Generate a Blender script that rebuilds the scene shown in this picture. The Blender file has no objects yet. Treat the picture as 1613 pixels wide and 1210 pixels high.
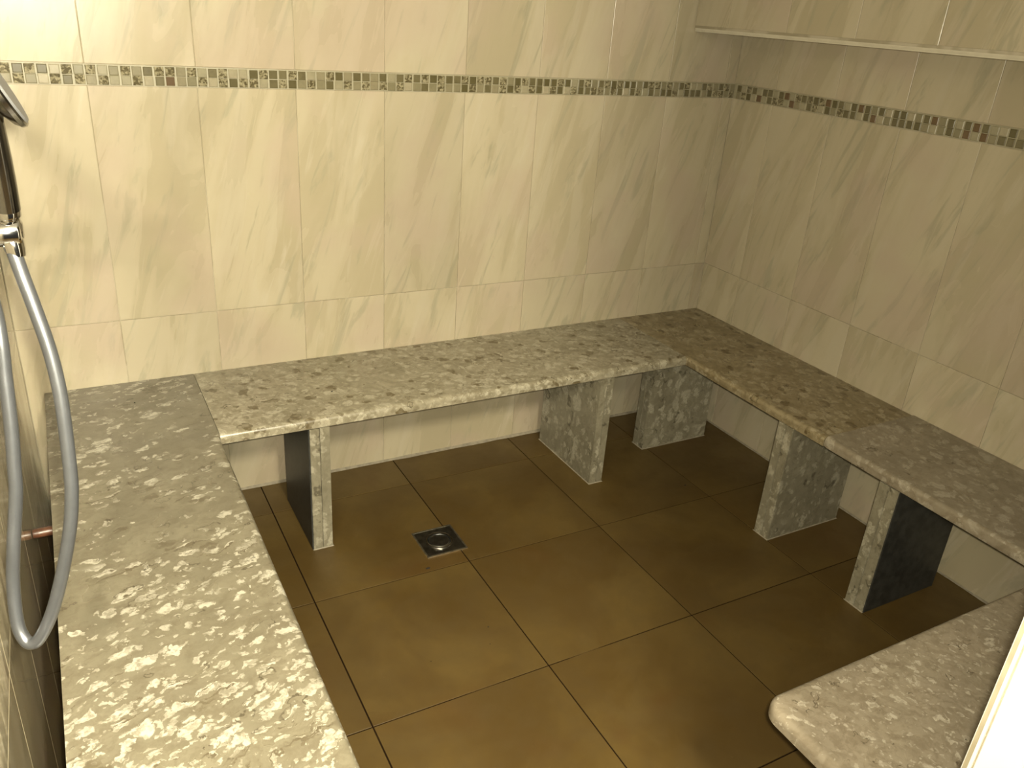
import bpy, bmesh, math, random
from mathutils import Vector, Matrix
random.seed(7)
sc = bpy.context.scene
C = sc.collection

# ------------------------------------------------------------------ camera, light, exposure
CAM = Vector((-2.1669, -2.3237, 1.4537))
RT = Vector((0.8783, -0.4733, 0.0682)); UP = Vector((0.1444, 0.3984, 0.9058)); FW = Vector((0.4558, 0.7857, -0.4183))
cd = bpy.data.cameras.new('camera'); cam = bpy.data.objects.new('camera', cd); C.objects.link(cam)
m = Matrix.Identity(4)
for r in range(3):
    m[r][0], m[r][1], m[r][2], m[r][3] = RT[r], UP[r], -FW[r], CAM[r]
cam.matrix_world = m
cd.sensor_fit = 'HORIZONTAL'; cd.sensor_width = 36.0; cd.lens = 1286.98 / 1613 * 36.0; cd.clip_start = 0.02
sc.camera = cam

w = bpy.data.worlds.new('world'); sc.world = w; w.use_nodes = True
w.node_tree.nodes['Background'].inputs[0].default_value = (1.0, 0.9, 0.72, 1)
w.node_tree.nodes['Background'].inputs[1].default_value = 0.03

# the phone's flash, beside its lens
ld = bpy.data.lights.new('phone_flash', 'SPOT'); ld.energy = 292; ld.color = (1.0, 0.935, 0.72); ld.shadow_soft_size = 0.012
ld.spot_size = math.radians(150); ld.spot_blend = 1.0
lo = bpy.data.objects.new('phone_flash', ld); C.objects.link(lo)
lo.location = CAM + RT * 0.020 + UP * 0.014 + FW * 0.005
lo.rotation_euler = (FW - RT * 0.18 + UP * 0.08).to_track_quat('-Z', 'Y').to_euler()
sc.cycles.blur_glossy = 0.0; sc.cycles.use_guiding = True; sc.cycles.sample_clamp_indirect = 0   # keeps the flash's reflections off the glossy tiles

# ceiling lamp in the passage outside the doorway, behind the photographer
hl = bpy.data.lights.new('passage_lamp', 'POINT'); hl.energy = 360; hl.color = (1.0, 0.92, 0.70); hl.shadow_soft_size = 0.12
ho = bpy.data.objects.new('passage_lamp', hl); C.objects.link(ho); ho.location = (-1.70, -2.72, 2.02)

vs = sc.view_settings
vs.view_transform = 'Standard'; vs.look = 'None'; vs.exposure = 0.0; vs.gamma = 1.0; vs.use_curve_mapping = False

# ------------------------------------------------------------------ node helpers
ALB = 0.38
class NT:
    def __init__(s, name):
        s.mat = bpy.data.materials.new(name); s.mat.use_nodes = True
        s.t = s.mat.node_tree; s.n = s.t.nodes; s.bsdf = s.n['Principled BSDF']
    def new(s, typ, **kw):
        n = s.n.new(typ)
        for k, v in kw.items(): setattr(n, k, v)
        return n
    def set(s, sock, v):
        if isinstance(v, bpy.types.NodeSocket): s.t.links.new(v, sock)
        elif v is not None:
            if isinstance(v, (tuple, list)) and len(v) == 3 and sock.type == 'RGBA': v = (*v, 1)
            sock.default_value = v
    def math(s, op, a, b=None, c=None, clamp=False):
        n = s.new('ShaderNodeMath', operation=op); n.use_clamp = clamp
        s.set(n.inputs[0], a); s.set(n.inputs[1], b); s.set(n.inputs[2], c)
        return n.outputs[0]
    def vmath(s, op, a, b=None):
        n = s.new('ShaderNodeVectorMath', operation=op); s.set(n.inputs[0], a)
        if b is not None: s.set(n.inputs[1], b)
        return n.outputs[0]
    def ramp(s, x, lo, hi, a=0.0, b=1.0):
        n = s.new('ShaderNodeMapRange', interpolation_type='SMOOTHSTEP'); n.clamp = True
        s.set(n.inputs[0], x)
        for i, v in enumerate((lo, hi, a, b)): s.set(n.inputs[1 + i], v)
        return n.outputs[0]
    def mix(s, f, a, b):
        n = s.new('ShaderNodeMix', data_type='RGBA'); s.set(n.inputs[0], f); s.set(n.inputs[6], a); s.set(n.inputs[7], b)
        return n.outputs[2]
    def noise(s, v, scale, detail=3.0, rough=0.55, dist=0.0, col=False):
        n = s.new('ShaderNodeTexNoise'); s.set(n.inputs['Vector'], v)
        n.inputs['Scale'].default_value = scale; n.inputs['Detail'].default_value = detail
        n.inputs['Roughness'].default_value = rough; n.inputs['Distortion'].default_value = dist
        return n.outputs['Color' if col else 'Fac']
    def voro(s, v, scale, rnd=1.0, feature='F1'):
        n = s.new('ShaderNodeTexVoronoi', feature=feature); s.set(n.inputs['Vector'], v)
        n.inputs['Scale'].default_value = scale; n.inputs['Randomness'].default_value = rnd
        return n
    def obj(s): return s.new('ShaderNodeTexCoord').outputs['Object']
    def rand(s): return s.new('ShaderNodeObjectInfo').outputs['Random']
    def offs(s, v, amt=37.0):
        c = s.new('ShaderNodeCombineXYZ'); r = s.rand()
        s.set(c.inputs[0], s.math('MULTIPLY', r, amt)); s.set(c.inputs[1], s.math('MULTIPLY', r, amt * 1.7)); s.set(c.inputs[2], s.math('MULTIPLY', r, amt * 0.6))
        return s.vmath('ADD', v, c.outputs[0])
    def mapping(s, v, rot=(0, 0, 0), scale=(1, 1, 1)):
        if any(rot):
            n = s.new('ShaderNodeMapping'); s.set(n.inputs[0], v); n.inputs['Rotation'].default_value = rot; v = n.outputs[0]
        n = s.new('ShaderNodeMapping'); s.set(n.inputs[0], v); n.inputs['Scale'].default_value = scale
        return n.outputs[0]
    def bump(s, h, strength=0.2, dist=0.01):
        n = s.new('ShaderNodeBump'); s.set(n.inputs['Height'], h); n.inputs['Strength'].default_value = strength; n.inputs['Distance'].default_value = dist
        s.t.links.new(n.outputs[0], s.bsdf.inputs['Normal'])
    def out(s, col, rough=0.4, metal=0.0, spec=None):
        if not metal:      # overall reflectance of the room's materials
            hv = s.new('ShaderNodeHueSaturation'); s.set(hv.inputs['Color'], col); hv.inputs['Value'].default_value = ALB; col = hv.outputs[0]
        s.set(s.bsdf.inputs['Base Color'], col); s.set(s.bsdf.inputs['Roughness'], rough); s.set(s.bsdf.inputs['Metallic'], metal)
        if spec is not None: s.bsdf.inputs['Specular IOR Level'].default_value = spec
        return s.mat

# local tile axes: X across, Z up, face towards -Y
def tile_mat(name, wav=0.05, streak=9.0, rg=0.25, ior=1.5, spec=0.2):
    k = NT(name); v = k.offs(k.obj())
    r = k.rand()
    def veins(ang, sx, sz, det, dist):
        return k.noise(k.mapping(v, rot=(0, math.radians(ang), 0), scale=(sx, sx, sz)), 1.0, det, 0.6, dist)
    a = veins(-15, 8.0, 1.5, 4, 0.7)
    b = veins(-19, 24.0, 3.4, 4, 0.8)
    c = veins(-12, 13.0, 2.0, 3, 0.5)
    big = k.noise(v, 3.4, 3)
    col = k.mix(k.ramp(a, 0.40, 0.60), (0.585, 0.500, 0.330), (0.675, 0.585, 0.405))
    col = k.mix(k.ramp(c, 0.53, 0.60, 0, 0.40), col, (0.70, 0.615, 0.45))
    col = k.mix(k.ramp(b, 0.55, 0.68, 0, 0.62), col, (0.455, 0.415, 0.28))
    col = k.mix(k.ramp(b, 0.40, 0.28, 0, 0.45), col, (0.74, 0.655, 0.49))
    col = k.mix(k.ramp(big, 0.46, 0.66, 0, 0.48), col, (0.64, 0.505, 0.385))
    hue = k.new('ShaderNodeHueSaturation'); k.set(hue.inputs['Color'], col)
    k.set(hue.inputs['Value'], k.math('MULTIPLY_ADD', r, 0.10, 0.95))
    h = k.noise(k.mapping(v, scale=(streak, streak, streak * 0.2)), 1.0, 2, 0.5)
    k.bump(h, wav, 0.02); k.bsdf.inputs['IOR'].default_value = ior
    return k.out(hue.outputs[0], k.ramp(a, 0.3, 0.7, rg, rg + 0.06), spec=spec)

def stone_mat(name, base_a, base_b, light, dark, stretch=(1, 1, 1), rot=0.0, light_amt=0.5, dark_amt=0.2, line_amt=0.4, scale=30.0, rough=0.30, streak=0.25, grade=0.0, ring_w=0.045):
    k = NT(name); v0 = k.obj(); v = k.offs(v0, 11.0)
    def warp(vec, sc_, amt):
        n = k.new('ShaderNodeVectorMath', operation='SCALE'); k.set(n.inputs[0], k.vmath('SUBTRACT', k.noise(v, sc_, 3, col=True), (0.5, 0.5, 0.5))); n.inputs['Scale'].default_value = amt
        return k.vmath('ADD', vec, n.outputs[0])
    v2 = warp(warp(v, 14.0, 0.06), 85.0, 0.020)
    vs_ = k.mapping(v2, rot=(0, 0, rot), scale=stretch)
    col = k.mix(k.ramp(k.noise(v2, 7.0, 4), 0.35, 0.65), base_a, base_b)
    col = k.mix(k.ramp(k.noise(vs_, 55.0, 4, 0.65), 0.38, 0.66, 0, 0.48), col, dark)
    bias = 0.0
    if grade:
        sy = k.new('ShaderNodeSeparateXYZ'); k.set(sy.inputs[0], v0)
        bias = k.math('MULTIPLY', k.ramp(sy.outputs[1], 0.15, -0.45), grade)
    def flakes(off, sc_, amt, strength):
        nonlocal col
        vo = k.voro(k.vmath('ADD', vs_, off), sc_)
        sep = k.new('ShaderNodeSeparateColor'); k.set(sep.inputs[0], vo.outputs['Color'])
        size = k.math('MULTIPLY_ADD', sep.outputs[1], 0.32, 0.16)
        fl = k.ramp(vo.outputs['Distance'], k.math('ADD', size, 0.07), size)
        q = k.math('ADD', k.math('MULTIPLY', sep.outputs[0], 0.6), k.math('MULTIPLY', k.noise(v, 4.0, 2), 0.8))
        q = k.math('ADD', q, bias)
        keep = k.ramp(q, 0.98 - amt * 0.75, 1.04 - amt * 0.75)
        tone = k.ramp(k.noise(vs_, 130.0, 3), 0.34, 0.62, 0.25 * strength, strength)
        col = k.mix(k.math('MULTIPLY', k.math('MULTIPLY', fl, keep), tone), col, light)
    flakes((0, 0, 0), scale, light_amt, 0.92)
    flakes((9.1, 2.3, 4.4), scale * 2.1, light_amt * 0.92, 0.7)
    # fine dark bedding streaks
    st = k.noise(k.mapping(v2, rot=(0, 0, rot), scale=(stretch[0] * 16, stretch[1] * 75, stretch[2] * 30)), 1.0, 3, 0.6)
    col = k.mix(k.math('MULTIPLY', k.ramp(st, 0.60, 0.68), k.ramp(k.noise(v, 8.0, 2), 0.4, 0.6, 0.0, streak * 2.4)), col, dark)
    # brown blotches
    vo2 = k.voro(k.vmath('ADD', vs_, (3.3, 1.7, 5.1)), scale * 0.72)
    sep2 = k.new('ShaderNodeSeparateColor'); k.set(sep2.inputs[0], vo2.outputs['Color'])
    size2 = k.math('MULTIPLY_ADD', sep2.outputs[1], 0.22, 0.12)
    db = k.ramp(vo2.outputs['Distance'], k.math('ADD', size2, 0.06), size2)
    keep2 = k.ramp(k.math('ADD', k.math('MULTIPLY', sep2.outputs[0], 0.45), k.math('MULTIPLY', k.noise(v, 2.3, 2), 0.9)), 1.02 - dark_amt * 0.6, 1.05 - dark_amt * 0.6)
    col = k.mix(k.math('MULTIPLY', k.math('MULTIPLY', db, keep2), k.ramp(k.noise(v, 60.0, 3), 0.35, 0.6, 0.45, 0.95)), col, dark)
    # thin shell arcs
    vo3 = k.voro(k.vmath('ADD', vs_, (7.3, 4.7, 1.1)), scale * 0.8)
    sep3 = k.new('ShaderNodeSeparateColor'); k.set(sep3.inputs[0], vo3.outputs['Color'])
    ring = k.math('ABSOLUTE', k.math('SUBTRACT', vo3.outputs['Distance'], k.math('MULTIPLY_ADD', sep3.outputs[2], 0.22, 0.18)))
    arc = k.math('MULTIPLY', k.ramp(ring, ring_w, ring_w * 0.3), k.ramp(k.noise(v, 26.0, 2), 0.46, 0.58))
    arc = k.math('MULTIPLY', arc, k.ramp(sep3.outputs[0], 1.0 - line_amt, 1.02 - line_amt))
    dk = tuple(c * 0.62 for c in dark)
    col = k.mix(k.math('MULTIPLY', arc, 0.85), col, dk)
    k.bump(k.noise(v2, 120.0, 3), 0.03, 0.004)
    return k.out(col, k.ramp(k.noise(v, 9.0, 3), 0.3, 0.7, rough - 0.05, rough + 0.1))

def floor_mat():
    k = NT('brown_floor_tile'); v = k.offs(k.obj(), 23.0)
    a = k.noise(v, 3.2, 4, 0.6, 0.4); b = k.noise(v, 14.0, 5, 0.65)
    col = k.mix(k.ramp(a, 0.35, 0.68), (0.128, 0.076, 0.0195), (0.178, 0.113, 0.031))
    col = k.mix(k.ramp(b, 0.35, 0.7, 0, 0.35), col, (0.130, 0.083, 0.024))
    st = k.noise(k.vmath('ADD', v, (5, 5, 5)), 2.2, 3, 0.6, 0.8)
    col = k.mix(k.ramp(st, 0.55, 0.72, 0, 0.45), col, (0.138, 0.070, 0.017))
    sp = k.voro(v, 9.0); col = k.mix(k.ramp(sp.outputs['Distance'], 0.022, 0.014, 0, 0.8), col, (0.03, 0.02, 0.01))
    k.bump(k.noise(v, 60.0, 4), 0.06, 0.004)
    return k.out(col, k.ramp(b, 0.3, 0.7, 0.36, 0.50), spec=0.35)

def plain(name, col, rough=0.5, metal=0.0, var=0.12, scale=40.0, bump=0.0, spec=None):
    k = NT(name); v = k.obj(); n = k.noise(v, scale, 3)
    c = k.mix(k.ramp(n, 0.3, 0.7), tuple(x * (1 - var) for x in col), tuple(min(1, x * (1 + var)) for x in col))
    if bump: k.bump(n, bump, 0.004)
    return k.out(c, rough, metal, spec)

def grout_mat(name, a, b, scale=4.0, lo=0.47):
    k = NT(name); v = k.obj(); n = k.noise(v, scale, 3, 0.6)
    return k.out(k.mix(k.ramp(n, lo, lo + 0.12), a, b), 0.9, spec=0.05)

def chip_crackle():
    k = NT('crackled_glass_chip'); v = k.offs(k.obj(), 91.0)
    vo = k.voro(v, 210.0); sep = k.new('ShaderNodeSeparateColor'); k.set(sep.inputs[0], vo.outputs['Color'])
    col = k.mix(k.ramp(sep.outputs[0], 0.2, 0.8), (0.13, 0.105, 0.05), (0.50, 0.44, 0.28))
    col = k.mix(k.ramp(k.noise(v, 90, 2), 0.4, 0.6, 0, 0.5), col, (0.20, 0.165, 0.085))
    k.bump(sep.outputs[1], 0.6, 0.003)
    return k.out(col, 0.12)

def chip_mat(name, a, b):
    k = NT(name); v = k.offs(k.obj(), 51.0); r = k.rand()
    col = k.mix(r, a, b)
    col = k.mix(k.ramp(k.noise(v, 70, 3), 0.4, 0.7, 0, 0.3), col, tuple(x * 0.75 for x in a))
    return k.out(col, 0.2)

M = {
 'tile': tile_mat('marbled_beige_glazed_tile', 0.05),
 'tile_l': tile_mat('marbled_beige_glazed_tile_wavy', 0.07, 15.0, 0.06, 1.8, 0.6),
 'jamb': plain('white_jamb_tile', (0.98, 0.93, 0.84), 0.25, 0, 0.02, 6),
 'grout': grout_mat('pale_wall_grout', (0.50, 0.43, 0.29), (0.68, 0.60, 0.44), 7.0),
 'fgrout': grout_mat('floor_grout', (0.022, 0.011, 0.004), (0.13, 0.082, 0.03), 2.3, 0.60),
 'floor': floor_mat(),
 'mosaic_bed': plain('mosaic_bed', (0.47, 0.42, 0.27), 0.5, 0, 0.06, 120),
 'L': chip_mat('light_chip', (0.42, 0.375, 0.24), (0.52, 0.45, 0.30)),
 'M': chip_mat('mid_chip', (0.30, 0.265, 0.155), (0.38, 0.325, 0.20)),
 'D': chip_mat('olive_chip', (0.150, 0.125, 0.055), (0.225, 0.19, 0.10)),
 'B': chip_mat('brown_chip', (0.175, 0.105, 0.045), (0.20, 0.125, 0.065)),
 'C': chip_crackle(),
 'trim': plain('cream_edge_trim', (0.80, 0.72, 0.54), 0.3, 0, 0.06, 30),
 'ceil': plain('ceiling_paint', (0.70, 0.66, 0.56), 0.8, 0, 0.03, 10),
 'chrome': plain('chrome', (0.80, 0.80, 0.80), 0.09, 1.0, 0.03, 30),
 'darkchrome': plain('smoky_chrome', (0.34, 0.34, 0.34), 0.16, 1.0, 0.05, 30),
 'hose': plain('silver_hose', (0.13, 0.135, 0.145), 0.30, 0.8, 0.04, 60),
 'steel': plain('dark_wet_steel', (0.26, 0.25, 0.22), 0.30, 1.0, 0.25, 50),
 'steel_rim': plain('drain_rim_steel', (0.62, 0.58, 0.48), 0.34, 1.0, 0.25, 50),
 'black': plain('dark_hole', (0.006, 0.006, 0.005), 0.5, 0, 0.1, 40),
 'rubber': plain('grey_nozzle_plate', (0.20, 0.20, 0.20), 0.4, 0, 0.1, 80),
 'copper': plain('rusty_copper', (0.13, 0.05, 0.022), 0.4, 0.0, 0.35, 60),
 'caulk': plain('pale_sealant', (0.40, 0.345, 0.25), 0.6, 0, 0.2, 60),
 'dirt': plain('black_dirt', (0.012, 0.009, 0.006), 0.8, 0, 0.2, 200),
 'legshade': plain('painted_support_shade', (0.060, 0.060, 0.054), 0.40, 0, 0.3, 45, spec=0.25),  # shade of two unlit support faces, put into a dark colour
 's_left': stone_mat('limestone_flaked', (0.285, 0.250, 0.172), (0.345, 0.305, 0.212), (0.80, 0.75, 0.60), (0.195, 0.158, 0.098), (0.45, 1.0, 1.0), -0.35, 0.32, 0.35, 0.45, 40.0, streak=0.75, grade=0.72),
 's_back': stone_mat('limestone_speckled', (0.44, 0.39, 0.27), (0.52, 0.46, 0.325), (0.70, 0.64, 0.48), (0.185, 0.140, 0.070), (0.8, 1.0, 1.0), 0.6, 0.62, 0.72, 0.45, 34.0),
 's_right': stone_mat('limestone_blotched', (0.38, 0.30, 0.165), (0.45, 0.365, 0.215), (0.60, 0.51, 0.335), (0.165, 0.115, 0.048), (1.0, 0.7, 1.0), 0.4, 0.50, 0.70, 0.3, 30.0),
 's_near': stone_mat('limestone_pinkish', (0.39, 0.33, 0.235), (0.46, 0.39, 0.28), (0.62, 0.55, 0.42), (0.25, 0.19, 0.115), (1.0, 0.75, 1.0), 0.5, 0.50, 0.16, 0.3, 26.0),
 's_front': stone_mat('limestone_smooth', (0.46, 0.39, 0.285), (0.52, 0.44, 0.32), (0.80, 0.72, 0.57), (0.25, 0.19, 0.12), (0.8, 1.0, 1.0), 0.9, 0.22, 0.03, 0.40, 62.0, 0.28, streak=0.12, ring_w=0.06),
 's_leg': stone_mat('limestone_support', (0.335, 0.30, 0.21), (0.40, 0.36, 0.255), (0.62, 0.57, 0.43), (0.22, 0.19, 0.125), (1.0, 1.0, 0.7), 0.4, 0.52, 0.25, 0.75, 22.0, 0.25, ring_w=0.07),
}

# ------------------------------------------------------------------ mesh helpers
def mesh_obj(name, bm, mat, parent=None, loc=(0, 0, 0), smooth=False):
    me = bpy.data.meshes.new(name); bm.to_mesh(me); bm.free()
    me.materials.append(M[mat] if isinstance(mat, str) else mat)
    if smooth:
        for p_ in me.polygons: p_.use_smooth = True
        try: me.set_sharp_from_angle(angle=math.radians(40))
        except Exception: pass
    o = bpy.data.objects.new(name, me); C.objects.link(o); o.location = loc
    if parent: o.parent = parent
    return o
def inst(name, me, parent, loc, rz=0.0):
    o = bpy.data.objects.new(name, me); C.objects.link(o); o.location = loc; o.rotation_euler = (0, 0, rz); o.parent = parent
    return o
def tag(o, label=None, cat=None, group=None, kind=None):
    for k_, v_ in (('label', label), ('category', cat), ('group', group), ('kind', kind)):
        if v_: o[k_] = v_
    return o
def box(bm, x0, x1, y0, y1, z0, z1):
    r = bmesh.ops.create_cube(bm, size=1.0)
    for v in r['verts']:
        v.co = Vector(((x0 + x1) / 2 + v.co.x * (x1 - x0), (y0 + y1) / 2 + v.co.y * (y1 - y0), (z0 + z1) / 2 + v.co.z * (z1 - z0)))
    return r['verts']
def empty(name, loc):
    o = bpy.data.objects.new(name, None); C.objects.link(o); o.location = loc; o.empty_display_size = 0.05
    return o
def catmull(pts, n=8):
    P = [Vector(p) for p in pts]; out = []
    for i in range(len(P) - 1):
        a = P[max(0, i - 1)]; b = P[i]; c = P[i + 1]; d = P[min(len(P) - 1, i + 2)]
        for k in range(n):
            t = k / n
            out.append(0.5 * ((2 * b) + (c - a) * t + (2 * a - 5 * b + 4 * c - d) * t * t + (3 * b - a - 3 * c + d) * t ** 3))
    out.append(P[-1]); return out
def tube(bm, pts, radii, seg=20):
    if not isinstance(radii, (list, tuple)): radii = [radii] * len(pts)
    rings = []; N = None
    for i, p in enumerate(pts):
        t = (pts[min(i + 1, len(pts) - 1)] - pts[max(i - 1, 0)]).normalized()
        if N is None: N = t.orthogonal().normalized()
        N = (N - t * N.dot(t)).normalized(); B = t.cross(N)
        rings.append([bm.verts.new(p + (N * math.cos(2 * math.pi * k / seg) + B * math.sin(2 * math.pi * k / seg)) * radii[i]) for k in range(seg)])
    for a, b in zip(rings, rings[1:]):
        for k in range(seg): bm.faces.new((a[k], a[(k + 1) % seg], b[(k + 1) % seg], b[k]))
    bm.faces.new(rings[0][::-1]); bm.faces.new(rings[-1])
def lathe(bm, base, axis, prof, seg=28):
    """prof: list of (distance along axis, radius), closed at both ends"""
    axis = Vector(axis).normalized(); base = Vector(base); N = axis.orthogonal().normalized(); B = axis.cross(N); rings = []
    for d, r in prof:
        rings.append([bm.verts.new(base + axis * d + (N * math.cos(2 * math.pi * k / seg) + B * math.sin(2 * math.pi * k / seg)) * max(r, 1e-5)) for k in range(seg)])
    for a, b in zip(rings, rings[1:]):
        for k in range(seg): bm.faces.new((a[k], a[(k + 1) % seg], b[(k + 1) % seg], b[k]))
    bm.faces.new(rings[0][::-1]); bm.faces.new(rings[-1])

_cache = {}
def tile_mesh(w_, h_, mat, t=0.0022, b=0.0008):
    """flat piece in local X-Z facing -Y: back at y=0, face at y=-t, eased edges"""
    key = (round(w_, 4), round(h_, 4), mat, t, b)
    if key in _cache: return _cache[key]
    bm = bmesh.new(); x, z = w_ / 2, h_ / 2
    def ring(dx, y): return [bm.verts.new((sx * (x - dx), y, sz * (z - dx))) for sx, sz in ((-1, -1), (1, -1), (1, 1), (-1, 1))]
    r0 = ring(0, 0); r1 = ring(0, -(t - b * 0.7)); r2 = ring(b, -t)
    bm.faces.new(r2)
    for a, c in ((r0, r1), (r1, r2)):
        for k in range(4): bm.faces.new((a[k], a[(k + 1) % 4], c[(k + 1) % 4], c[k]))
    me = bpy.data.meshes.new('tile'); bm.to_mesh(me); bm.free(); me.materials.append(M[mat]); _cache[key] = me
    return me

FACE = 0.0022          # tile face stands this far in front of the grout bed
J = 0.0017             # joint width
ZROWS = [0.0, 0.606, 1.2122, None, 1.2612, 1.867, 2.20]     # None: mosaic border between
ROWS = [(0.004, 0.606), (0.606, 1.2122), (1.2612, 1.867), (1.867, 2.20)]
CEIL = 2.20
WL = -2.314            # left wall face
FY = -2.02             # front wall face (room side)

def tiled(parent, cuts, place, rz, rows, mat='tile'):
    """cuts: joint positions along the wall; place(s, z) gives the point on the grout bed"""
    for z0, z1 in rows:
        for a, b in zip(cuts, cuts[1:]):
            wdt = abs(b - a) - J
            if wdt < 0.004: continue
            inst('wall_tile', tile_mesh(wdt, z1 - z0 - J, mat), parent, place((a + b) / 2, (z0 + z1) / 2), rz)

# ------------------------------------------------------------------ room shell
bm = bmesh.new(); box(bm, WL - 0.12, 0.12, FACE, 0.12, -0.05, CEIL)
wall_back = tag(mesh_obj('wall_back', bm, 'grout'), 'back wall of marbled beige tiles with a mosaic border', kind='structure')
bm = bmesh.new(); box(bm, FACE, 0.12, -3.0, FACE, -0.05, CEIL)
wall_right = tag(mesh_obj('wall_right', bm, 'grout'), 'right wall of marbled beige tiles with a mosaic border', kind='structure')
bm = bmesh.new(); box(bm, WL - 0.12, WL - FACE, -3.0, FACE, -0.05, CEIL)
wall_left = tag(mesh_obj('wall_left', bm, 'grout'), 'glossy beige tiled left wall behind the shower hose', kind='structure')
JX = -1.392            # door jamb
bm = bmesh.new(); box(bm, JX + FACE, FACE, FY - 0.16, FY - FACE, -0.05, CEIL)
wall_front = tag(mesh_obj('wall_front', bm, 'grout'), 'tiled wall end beside the doorway, brightly lit', kind='structure')
bm = bmesh.new(); box(bm, WL - 0.12, 0.12, -3.0, 0.12, CEIL, CEIL + 0.06)
ceiling = tag(mesh_obj('ceiling', bm, 'ceil'), 'plain pale ceiling', kind='structure')
bm = bmesh.new(); box(bm, WL - 0.12, 0.12, -3.0, 0.12, -0.08, -0.0020)
floor = tag(mesh_obj('floor', bm, 'fgrout'), 'floor of large brown square tiles', kind='structure')

P = 0.2525
cuts_back = [WL] + [-2.065 + P * i for i in range(9)] + [-0.0005]
tiled(wall_back, cuts_back, lambda s, z: (s, FACE, z), 0.0, ROWS)
cuts_right = [-0.0005] + [-0.197 - 0.2545 * i for i in range(8)] + [FY]
tiled(wall_right, cuts_right, lambda s, z: (FACE, s, z), -math.pi / 2, ROWS)
cuts_left = [-0.0005] + [-0.045 - P * i for i in range(12)]
tiled(wall_left, cuts_left, lambda s, z: (WL - FACE, s, z), math.pi / 2, ROWS, 'tile_l')
cuts_front = [JX + 0.012] + [JX + 0.26 + P * i for i in range(5)] + [-0.0005]
tiled(wall_front, cuts_front, lambda s, z: (s, FY - FACE, z), math.pi, [(0.004, 0.606), (0.606, 1.2122), (1.2122, 1.82), (1.82, 2.2)])
tiled(wall_front, [FY - 0.012, FY - 0.16], lambda s, z: (JX + FACE, s, z), -math.pi / 2, [(0.004, 0.606), (0.606, 1.2122), (1.2122, 1.82), (1.82, 2.2)], 'jamb')
tiled(wall_front, [JX + 0.002] + [JX + 0.26 + P * i for i in range(5)] + [-0.0005], lambda s, z: (s, FY - 0.16, z), 0.0, [(0.004, 0.606), (0.606, 1.2122), (1.2122, 1.82), (1.82, 2.2)])
# rounded corner trim of the jamb
bm = bmesh.new(); box(bm, JX - 0.001, JX + 0.011, FY - 0.011, FY + 0.001, 0.002, CEIL - 0.002)
bmesh.ops.bevel(bm, geom=[e for e in bm.edges if abs(e.verts[0].co.z - e.verts[1].co.z) > 1 and e.verts[0].co.x < JX + 0.002 and e.verts[0].co.y > FY - 0.002], offset=0.009, segments=5, affect='EDGES')
mesh_obj('edge_trim', bm, 'jamb', wall_front, smooth=True)

# mosaic border: one character per chip (L pale, M mid, D olive, B brown, C crackled)
BT = "CDCDLCMCLMCMD" "CCMCLDCLLDCDD" "CDLMCDMDDMDLDCDC" "DCDDCDCCDCMDCDDDDCD" "LDCMDCDCDDMDCCMCMDCLLDCMDCM"
BB = "MCMLCDCMCLLCL" "DBMMCLCDCCLDC" "DMCMDLCMCMCMCLMD" "MCMMDCMDMCDCLCDLCDL" "CDDCCMCDLDCLDMDDCLDDDMDCCMC"
RTOP = "DLCDLDDLDBLCDCDCBDDLDBD" "MDLDDLMDBMDLDBDLLDM"
RBOT = "MCDLBLDCCLBMLDCLDMCDDLDB" "LMDDDDMLMDMBLBMDDD"
Z0, Z1 = 1.2122, 1.2612
def rest(n): return ''.join(random.choice('CDDLMDCM') for _ in range(n))
BT = rest(2) + BT; BB = rest(2) + BB; RTOP += rest(36); RBOT += rest(36)
def border(parent, x0, x1, y0, y1, strings, first, step, place, rz, lim):
    bm = bmesh.new(); box(bm, x0, x1, y0, y1, Z0 + 0.0005, Z1 - 0.0005)
    mb = tag(mesh_obj('mosaic_border', bm, 'mosaic_bed', parent), 'two-row border of olive and crackled glass mosaic')
    for row, st in enumerate(strings):
        zc = Z1 - 0.0135 if row == 0 else Z0 + 0.0130
        for i, ch in enumerate(st):
            s = first + step * i + random.uniform(-0.0007, 0.0007)
            wd = (0.0205 if ch in 'DB' else 0.0222) + random.choice((-0.0008, 0, 0.0008))
            hg = 0.0208 if ch in 'DB' else 0.0218
            if ch == 'C' : wd = 0.0222
            a, b = s - wd / 2, s + wd / 2
            a = max(a, lim[0]); b = min(b, lim[1])
            if b - a < 0.006: continue
            inst('mosaic_chip', tile_mesh(round(b - a, 3), hg, ch, 0.0022, 0.0016), mb, place((a + b) / 2, zc + random.uniform(-0.0006, 0.0006)), rz)
border(wall_back, WL, 0.0, 0.0, FACE, (BT, BB), -2.2315 - 2 * 0.02553, 0.02553, lambda s, z: (s, 0.0, z), 0.0, (WL + 0.001, -0.001))
border(wall_right, 0.0, FACE, FY, 0.0, (RTOP, RBOT), -0.0275, -0.02525, lambda s, z: (0.0, s, z), -math.pi / 2, (FY + 0.001, -0.001))
border(wall_left, WL - FACE, WL, -3.0, 0.0, (rest(100), rest(100)), -0.016, -0.0256, lambda s, z: (WL, s, z), math.pi / 2, (-2.6, -0.001))

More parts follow.
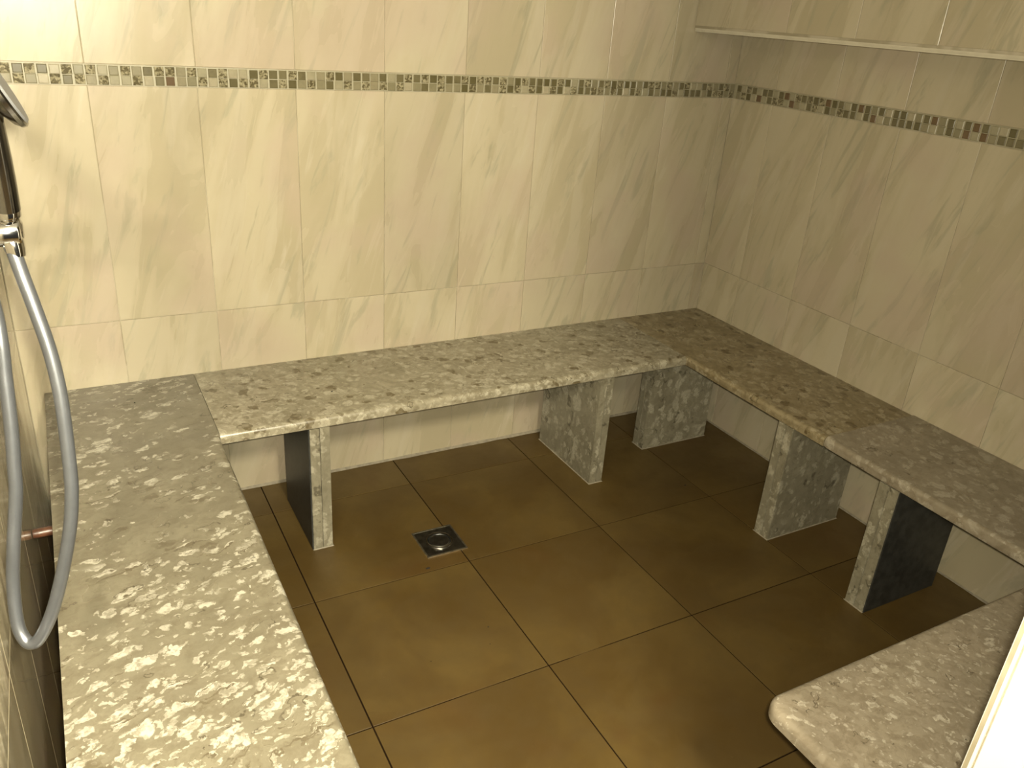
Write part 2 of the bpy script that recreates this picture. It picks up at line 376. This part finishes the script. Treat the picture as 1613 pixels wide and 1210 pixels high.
# sloping grout fillets where walls meet the floor
def fillet(parent, pts, sx, sy, r=0.013):
    bm = bmesh.new(); (xa, ya), (xb, yb) = pts
    vs_ = []
    n = 40
    for i in range(n + 1):
        t = i / n; q = r * random.uniform(0.7, 1.15); x = xa + (xb - xa) * t; y = ya + (yb - ya) * t
        vs_.append([bm.verts.new((x, y, -0.001)), bm.verts.new((x + sx * q, y + sy * q, 0.0005)), bm.verts.new((x, y, q * 0.7))])
    for a, b in zip(vs_, vs_[1:]):
        for k in range(3): bm.faces.new((a[k], a[(k + 1) % 3], b[(k + 1) % 3], b[k]))
    bmesh.ops.recalc_face_normals(bm, faces=bm.faces[:])
    mesh_obj('grout_fillet', bm, 'caulk', parent)
fillet(wall_back, ((WL, 0.0), (0.0, 0.0)), 0, -1, 0.010)
fillet(wall_right, ((0.0, 0.0), (0.0, FY)), -1, 0, 0.005)

# floor tiles
GX, GY, T = -0.376, -0.1697, 0.45
xs = [-0.0005] + [GX - T * i for i in range(5)] + [WL]
ys = [-0.0005] + [GY - T * j for j in range(7)]
DR = (-1.3175, -0.500)      # drain centre
for i, (xa, xb) in enumerate(zip(xs, xs[1:])):
    for j, (ya, yb) in enumerate(zip(ys, ys[1:])):
        w_, h_ = abs(xb - xa) - 0.0036, abs(yb - ya) - 0.0036
        me = tile_mesh(w_, h_, 'floor', 0.002, 0.0004)
        o = inst('floor_tile', me, floor, ((xa + xb) / 2, (ya + yb) / 2, -0.002))
        o.rotation_euler = (-math.pi / 2, 0, 0)

# boxed-in bulkhead high on the right wall
BX, BZ = -0.222, 1.422
bm = bmesh.new(); box(bm, BX + FACE, -0.001, FY, -0.001, BZ + 0.006, CEIL)
bulk = tag(mesh_obj('wall_bulkhead', bm, 'grout'), 'tiled boxed-in ledge projecting from the top of the right wall', kind='structure')
cuts_b = [-0.0025] + [-0.16 - P * i for i in range(8)] + [FY]
tiled(bulk, cuts_b, lambda s, z: (BX + FACE, s, z), -math.pi / 2, [(BZ + 0.016, 1.867), (1.867, 2.20)])
bm = bmesh.new(); box(bm, BX - 0.002, -0.004, FY + 0.001, -0.002, BZ - 0.001, BZ + 0.0155)
bmesh.ops.bevel(bm, geom=[e for e in bm.edges if all(v.co.x < BX for v in e.verts)], offset=0.006, segments=4, affect='EDGES')
mesh_obj('edge_trim', bm, 'trim', bulk, smooth=True)

# ------------------------------------------------------------------ stone bench
H, TH = 0.4212, 0.030
def slab(name, outline, nosed, mat, label, dz=0.0, rad=0.014):
    """outline: CCW points (x, y); nosed: function(midpoint) -> is this top edge rounded"""
    cx = sum(p[0] for p in outline) / len(outline); cy = sum(p[1] for p in outline) / len(outline)
    n = len(outline); pts = [Vector((x - cx, y - cy)) for x, y in outline]
    nrm, wts = [], []
    for k in range(n):
        d = pts[(k + 1) % n] - pts[k]; nrm.append(Vector((-d.y, d.x)).normalized())
        q = (pts[k] + pts[(k + 1) % n]) / 2; wts.append(1.0 if nosed(Vector((q.x + cx, q.y + cy, 0))) else 0.0)
    dirs = []
    for k in range(n):
        n1, n2, w1, w2 = nrm[k - 1], nrm[k], wts[k - 1], wts[k]
        det = n1.x * n2.y - n1.y * n2.x
        if abs(det) < 0.02: dirs.append(n1 * max(w1, w2))
        else: dirs.append(Vector(((w1 * n2.y - w2 * n1.y) / det, (w2 * n1.x - w1 * n2.x) / det)))
    prof = [(0.002, 0.0), (0.0, 0.002)] + [(rad * (1 - math.cos(t_)), TH - rad + rad * math.sin(t_)) for t_ in [math.pi / 2 * i / 7 for i in range(8)]]
    bm = bmesh.new()
    rings = [[bm.verts.new((pts[k].x + dirs[k].x * d, pts[k].y + dirs[k].y * d, z)) for k in range(n)] for d, z in prof]
    bm.faces.new(rings[0][::-1]); bm.faces.new(rings[-1])
    for r0, r1 in zip(rings, rings[1:]):
        for k in range(n): bm.faces.new((r0[k], r0[(k + 1) % n], r1[(k + 1) % n], r1[k]))
    o = mesh_obj(name, bm, mat, None, (cx, cy, H - TH + dz), True)
    return tag(o, label, 'bench slab', 'limestone bench slabs around the room')
def arc(cx, cy, r, a0, a1, n=8):
    return [(cx + r * math.cos(math.radians(a0 + (a1 - a0) * i / n)), cy + r * math.sin(math.radians(a0 + (a1 - a0) * i / n))) for i in range(n + 1)]
DB, DRR = 0.399, 0.376
XL, XLL = -1.893, -2.2735      # left slab
YE = -1.585
e = 0.0012
slab('bench_slab', [(XLL, -e), (XLL, YE)] + arc(XL - 0.07, YE + 0.07, 0.07, -90, 0) + [(XL, -DB - 0.002), (XL, -DB), (XL, -e)],
     lambda q: (q.x > XL - 0.0699 and q.y < -DB - 0.0015) or q.y < YE + 0.001, 's_left',
     'pale flaked limestone bench slab in the left foreground below the shower hose')
slab('bench_slab', [(XL + e, -e), (XL + e, -DB), (-DRR - e, -DB), (-DRR - e, -e)], lambda q: q.y < -DB + 0.001, 's_back',
     'long speckled limestone bench slab along the back wall')
slab('bench_slab', [(-DRR, -e), (-DRR, -DB), (-DRR, -DB - 0.002), (-DRR, -1.0), (-e, -1.0), (-e, -e)], lambda q: q.x < -DRR + 0.001 and q.y < -DB - 0.0015, 's_right',
     'brown-blotched limestone bench slab in the far right corner')
slab('bench_slab', [(-DRR + 0.0, -1.003)] + [(-DRR - 0.004, -1.016)] + [(-DRR - 0.004, -1.643), (-DRR - 0.004, -1.645), (-DRR - 0.004, FY + e), (-e, FY + e), (-e, -1.003)],
     lambda q: q.x < -DRR + 0.003 and q.y > -1.6435, 's_near',
     'slightly raised pinkish limestone bench slab at the near end of the right wall', dz=0.003)
FBX, FBY = -1.240, -1.648
slab('bench_slab', arc(FBX + 0.038, FBY - 0.038, 0.038, 90, 180) + [(FBX, FY + e), (-DRR - 0.006, FY + e), (-DRR - 0.006, FBY)],
     lambda q: q.x < FBX + 0.002 or (q.y > FBY - 0.039 and q.x < -DRR - 0.01), 's_front',
     'smooth grey-beige limestone bench slab with a rounded corner, bottom right by the doorway', rad=0.015)

def support(label, x0, x1, y0, y1, along, facing=None):
    """two glued stone panels on edge; along: 'y' = long in y (splits in x)"""
    cx, cy = (x0 + x1) / 2, (y0 + y1) / 2
    root = empty('bench_support', (cx, cy, 0)); tag(root, label, 'stone support', 'stone supports under the bench')
    z1 = H - TH - 0.0005
    g = 0.0006
    parts = ((x0, cx - g, y0, y1), (cx + g, x1, y0, y1)) if along == 'y' else ((x0, x1, y0, cy - g), (x0, x1, cy + g, y1))
    for a, b, c, d in parts:
        bm = bmesh.new(); box(bm, a - cx, b - cx, c - cy, d - cy, 0.0005, z1)
        bmesh.ops.bevel(bm, geom=[ed for ed in bm.edges if abs(ed.verts[0].co.z - ed.verts[1].co.z) > 0.1], offset=0.0015, segments=2, affect='EDGES')
        mesh_obj('stone_panel', bm, 's_leg', root)
    bm = bmesh.new(); q = 0.0028
    box(bm, x0 - q - cx, x1 + q - cx, y0 - q - cy, y1 + q - cy, 0.0002, 0.0022)
    for v in bm.verts:
        if v.co.z > 0.001: v.co.x *= (x1 - x0) / (x1 - x0 + 2 * q); v.co.y *= (y1 - y0) / (y1 - y0 + 2 * q)
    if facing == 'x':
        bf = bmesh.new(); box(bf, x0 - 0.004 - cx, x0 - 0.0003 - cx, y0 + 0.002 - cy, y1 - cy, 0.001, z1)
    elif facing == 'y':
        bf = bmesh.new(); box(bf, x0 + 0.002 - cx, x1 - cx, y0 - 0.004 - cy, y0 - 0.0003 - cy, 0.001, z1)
    if facing: tag(mesh_obj('shade_panel', bf, 'legshade', root), 'thin dark sheet coloured as the shade on this face')  # added dark sheet, paints the shade on the support's unlit side
    tag(mesh_obj('sealant_bead', bm, 'caulk', root), 'pale sealant line around the foot')
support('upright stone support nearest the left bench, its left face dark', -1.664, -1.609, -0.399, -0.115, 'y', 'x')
support('upright stone support left of the corner support, swirled fossil face', -0.719, -0.668, -0.399, -0.06, 'y')
support('stone support standing back under the bench corner, facing the room', -0.398, -0.100, -0.268, -0.208, 'x')
support('middle stone support below the right wall bench', -0.376, -0.066, -0.890, -0.832, 'x')
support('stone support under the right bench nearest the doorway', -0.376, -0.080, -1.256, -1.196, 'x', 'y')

# ------------------------------------------------------------------ floor drain
root = empty('floor_drain', (DR[0], DR[1], 0)); tag(root, 'square metal floor drain with a round ring in the brown tiles', 'drain')
s = 0.0635
bm = bmesh.new()
def ring_sq(so, si, z0, z1):
    o_ = [bm.verts.new((a * so, b * so, z)) for z in (z0, z1) for a, b in ((-1, -1), (1, -1), (1, 1), (-1, 1))]
    i_ = [bm.verts.new((a * si, b * si, z)) for z in (z0, z1) for a, b in ((-1, -1), (1, -1), (1, 1), (-1, 1))]
    for k in range(4):
        n = (k + 1) % 4
        bm.faces.new((o_[4 + k], o_[4 + n], i_[4 + n], i_[4 + k])); bm.faces.new((o_[k], o_[n], o_[4 + n], o_[4 + k])); bm.faces.new((i_[n], i_[k], i_[4 + k], i_[4 + n]))
        bm.faces.new((o_[n], o_[k], i_[k], i_[n]))
ring_sq(s, s - 0.0045, 0.0, 0.0035)
mesh_obj('drain_frame', bm, 'steel_rim', root)
bm = bmesh.new()
def annulus(bm, prof, seg=48):
    rings = [[bm.verts.new((r * math.cos(2 * math.pi * k / seg), r * math.sin(2 * math.pi * k / seg), z)) for k in range(seg)] for r, z in prof]
    rings.append(rings[0])
    for a, b in zip(rings, rings[1:]):
        for k in range(seg): bm.faces.new((a[k], a[(k + 1) % seg], b[(k + 1) % seg], b[k]))
# square plate with a round hole
seg = 48; hole = [bm.verts.new((0.039 * math.cos(2 * math.pi * k / seg), 0.039 * math.sin(2 * math.pi * k / seg), 0.0026)) for k in range(seg)]
q = s - 0.005; outer = []
for k in range(seg):
    c_, s_ = math.cos(2 * math.pi * k / seg), math.sin(2 * math.pi * k / seg); f = q / max(abs(c_), abs(s_)); outer.append(bm.verts.new((c_ * f, s_ * f, 0.0026)))
for k in range(seg): bm.faces.new((outer[k], outer[(k + 1) % seg], hole[(k + 1) % seg], hole[k]))
r_ = bmesh.ops.extrude_face_region(bm, geom=bm.faces[:])
for v in [g_ for g_ in r_['geom'] if isinstance(g_, bmesh.types.BMVert)]: v.co.z = 0.0006
bmesh.ops.recalc_face_normals(bm, faces=bm.faces[:])
mesh_obj('drain_plate', bm, 'steel', root)
bm = bmesh.new(); annulus(bm, [(0.0405, 0.0024), (0.040, 0.0052), (0.0375, 0.0058), (0.0350, 0.0048), (0.0345, 0.0010), (0.0395, 0.0010)])
mesh_obj('drain_ring', bm, 'chrome', root, smooth=True)
bm = bmesh.new(); lathe(bm, (0, 0, 0.0006), (0, 0, 1), [(0, 0.0300), (0.0016, 0.0300), (0.0028, 0.0285), (0.0022, 0.022), (0.0015, 0.010)], 40)
mesh_obj('drain_cover', bm, 'steel', root, smooth=True)
bm = bmesh.new(); lathe(bm, (0, 0, 0.0002), (0, 0, 1), [(0, 0.0345), (0.0006, 0.0345)], 40)
mesh_obj('drain_opening', bm, 'black', root)

# ------------------------------------------------------------------ hand shower on the left wall
BK = Vector((-2.2185, -1.2877, 1.1915))
hold = empty('shower_holder', (WL, BK.y, BK.z)); tag(hold, 'chrome shower holder on the left wall gripping the hand shower', 'shower holder')
def part(name, parent, mat, fn, smooth=True):
    bm = bmesh.new(); fn(bm)
    bmesh.ops.recalc_face_normals(bm, faces=bm.faces[:])
    for v in bm.verts: v.co -= parent.location
    return mesh_obj(name, bm, mat, parent, smooth=smooth)
part('wall_plate', hold, 'chrome', lambda b: lathe(b, (WL + 0.0005, BK.y, BK.z), (1, 0, 0), [(0, 0.024), (0.004, 0.024), (0.008, 0.020), (0.010, 0.012)]))
part('holder_arm', hold, 'chrome', lambda b: lathe(b, (WL + 0.008, BK.y, BK.z), (1, -0.04, 0), [(0, 0.011), (0.05, 0.011), (0.060, 0.0150), (0.080, 0.0155), (0.096, 0.0155), (0.0985, 0.0135), (0.099, 0.008)]))
hs = empty('hand_shower', BK); tag(hs, 'chrome hand shower with a smooth silver hose hanging in a loop', 'hand shower')
AX = (Vector((-2.2128, -1.305, 1.2849)) - Vector((-2.214, -1.2858, 1.212))).normalized()
ST = BK + Vector((0.002, 0.0005, 0.006))
part('collar', hs, 'chrome', lambda b: lathe(b, ST, AX, [(-0.020, 0.0095), (-0.012, 0.0120), (0.004, 0.0120), (0.006, 0.0105), (0.012, 0.0105), (0.014, 0.0125), (0.020, 0.0125), (0.022, 0.0115)]))
part('handle', hs, 'darkchrome', lambda b: lathe(b, ST, AX, [(0.021, 0.0128), (0.05, 0.0132), (0.08, 0.0128), (0.11, 0.0118), (0.145, 0.0115), (0.165, 0.012)]))
E1 = (RT * 0.42 - UP * 0.90).normalized(); VD = (Vector((-2.1962, -1.3179, 1.3027)) - CAM).normalized()
HN = RT * 0.90 + UP * 0.42; HN = ((HN - VD * HN.dot(VD)).normalized() - VD * 0.10).normalized()
E1 = (E1 - VD * E1.dot(VD)).normalized()
HC = Vector((-2.1962, -1.3179, 1.3027)) - E1 * 0.0435
def head(b): lathe(b, HC - HN * 0.012, HN, [(0, 0.010), (0.003, 0.024), (0.009, 0.038), (0.014, 0.0435), (0.018, 0.0440), (0.020, 0.0425)], 40)
hd = part('shower_head', hs, 'darkchrome', head)
bm = bmesh.new(); lathe(bm, HC + HN * 0.008, HN, [(0, 0.041), (0.0022, 0.039), (0.0026, 0.02)], 32)
for v in bm.verts: v.co -= hs.location
mesh_obj('spray_face', bm, 'rubber', hd, smooth=True)
HP = [(-2.2172, -1.2955, 1.182), (-2.2177, -1.2975, 1.1741), (-2.2133, -1.304, 1.1444), (-2.2068, -1.313, 1.1071), (-2.1999, -1.3238, 1.0616), (-2.197, -1.3327, 1.0177), (-2.1976, -1.3399, 0.974),
      (-2.2005, -1.3492, 0.914), (-2.2034, -1.3531, 0.8849), (-2.2117, -1.357, 0.8409), (-2.2288, -1.3598, 0.7803), (-2.2478, -1.3605, 0.7267), (-2.2657, -1.3614, 0.6940), (-2.2766, -1.3589, 0.6860),
      (-2.2843, -1.3519, 0.6925), (-2.2880, -1.3426, 0.7124), (-2.2849, -1.3288, 0.7578), (-2.2777, -1.3221, 0.8023), (-2.2632, -1.3132, 0.8757), (-2.2599, -1.3085, 0.9045), (-2.2548, -1.2998, 0.9565),
      (-2.2506, -1.2882, 1.0222), (-2.248, -1.2816, 1.0618), (-2.2486, -1.2714, 1.1018), (-2.254, -1.262, 1.131), (-2.270, -1.254, 1.148), (-2.288, -1.252, 1.152)]
def hose(b):
    pts = catmull(HP, 6); tube(b, pts, 0.0078, 20)
part('hose', hs, 'hose', hose)
part('hose_nut', hs, 'chrome', lambda b: lathe(b, Vector(HP[0]) + Vector((0, 0.002, 0.003)), Vector(HP[2]) - Vector(HP[0]), [(0, 0.0105), (0.004, 0.0112), (0.012, 0.0105), (0.020, 0.0088)]))
part('hose_end', hs, 'chrome', lambda b: lathe(b, (WL + 0.0005, -1.252, 1.152), (1, 0, 0), [(0, 0.020), (0.004, 0.020), (0.006, 0.011), (0.022, 0.0105), (0.024, 0.009)]))

# ------------------------------------------------------------------ small things
bm = bmesh.new(); lathe(bm, (-(XLL - WL) / 2 + 0.0012, 0, 0), (1, 0, 0), [(0, 0.009), (0.004, 0.010), ((XLL - WL) - 0.006, 0.010), ((XLL - WL) - 0.0024, 0.009)], 20)
tag(mesh_obj('copper_pipe', bm, 'copper', None, ((XLL + WL) / 2, -0.640, H - 0.030), True), 'short rusty copper pipe in the gap between left bench and wall', 'pipe')
def speck(x, y, z, r, label, st=1.0):
    bm = bmesh.new(); bmesh.ops.create_icosphere(bm, subdivisions=1, radius=r)
    for v in bm.verts: v.co = Vector((v.co.x * st * random.uniform(0.8, 1.2), v.co.y * random.uniform(0.8, 1.2), (v.co.z + r) * 0.4))
    tag(mesh_obj('dirt_speck', bm, 'dirt', None, (x, y, z)), label, 'dirt speck', 'specks of dirt')

speck(-1.3992, -0.6065, 0.0003, 0.0035, 'black crumb on the floor just below the drain', 2.2)
speck(-1.3507, -0.8888, 0.0003, 0.0022, 'upper of two dark dots on the middle floor tile')
speck(-1.3745, -0.9463, 0.0003, 0.0015, 'lower, smaller of two dark dots on the middle floor tile')
speck(-0.4108, -0.5336, 0.0003, 0.0030, 'dark crumb on the shadowed floor near the corner support', 1.4)
speck(-2.0643, -0.1419, H + 0.0002, 0.0022, 'black dot on the far end of the left bench')
speck(-1.5568, -0.2522, H + 0.0002, 0.0022, 'black dot on the back bench near its left end', 1.5)
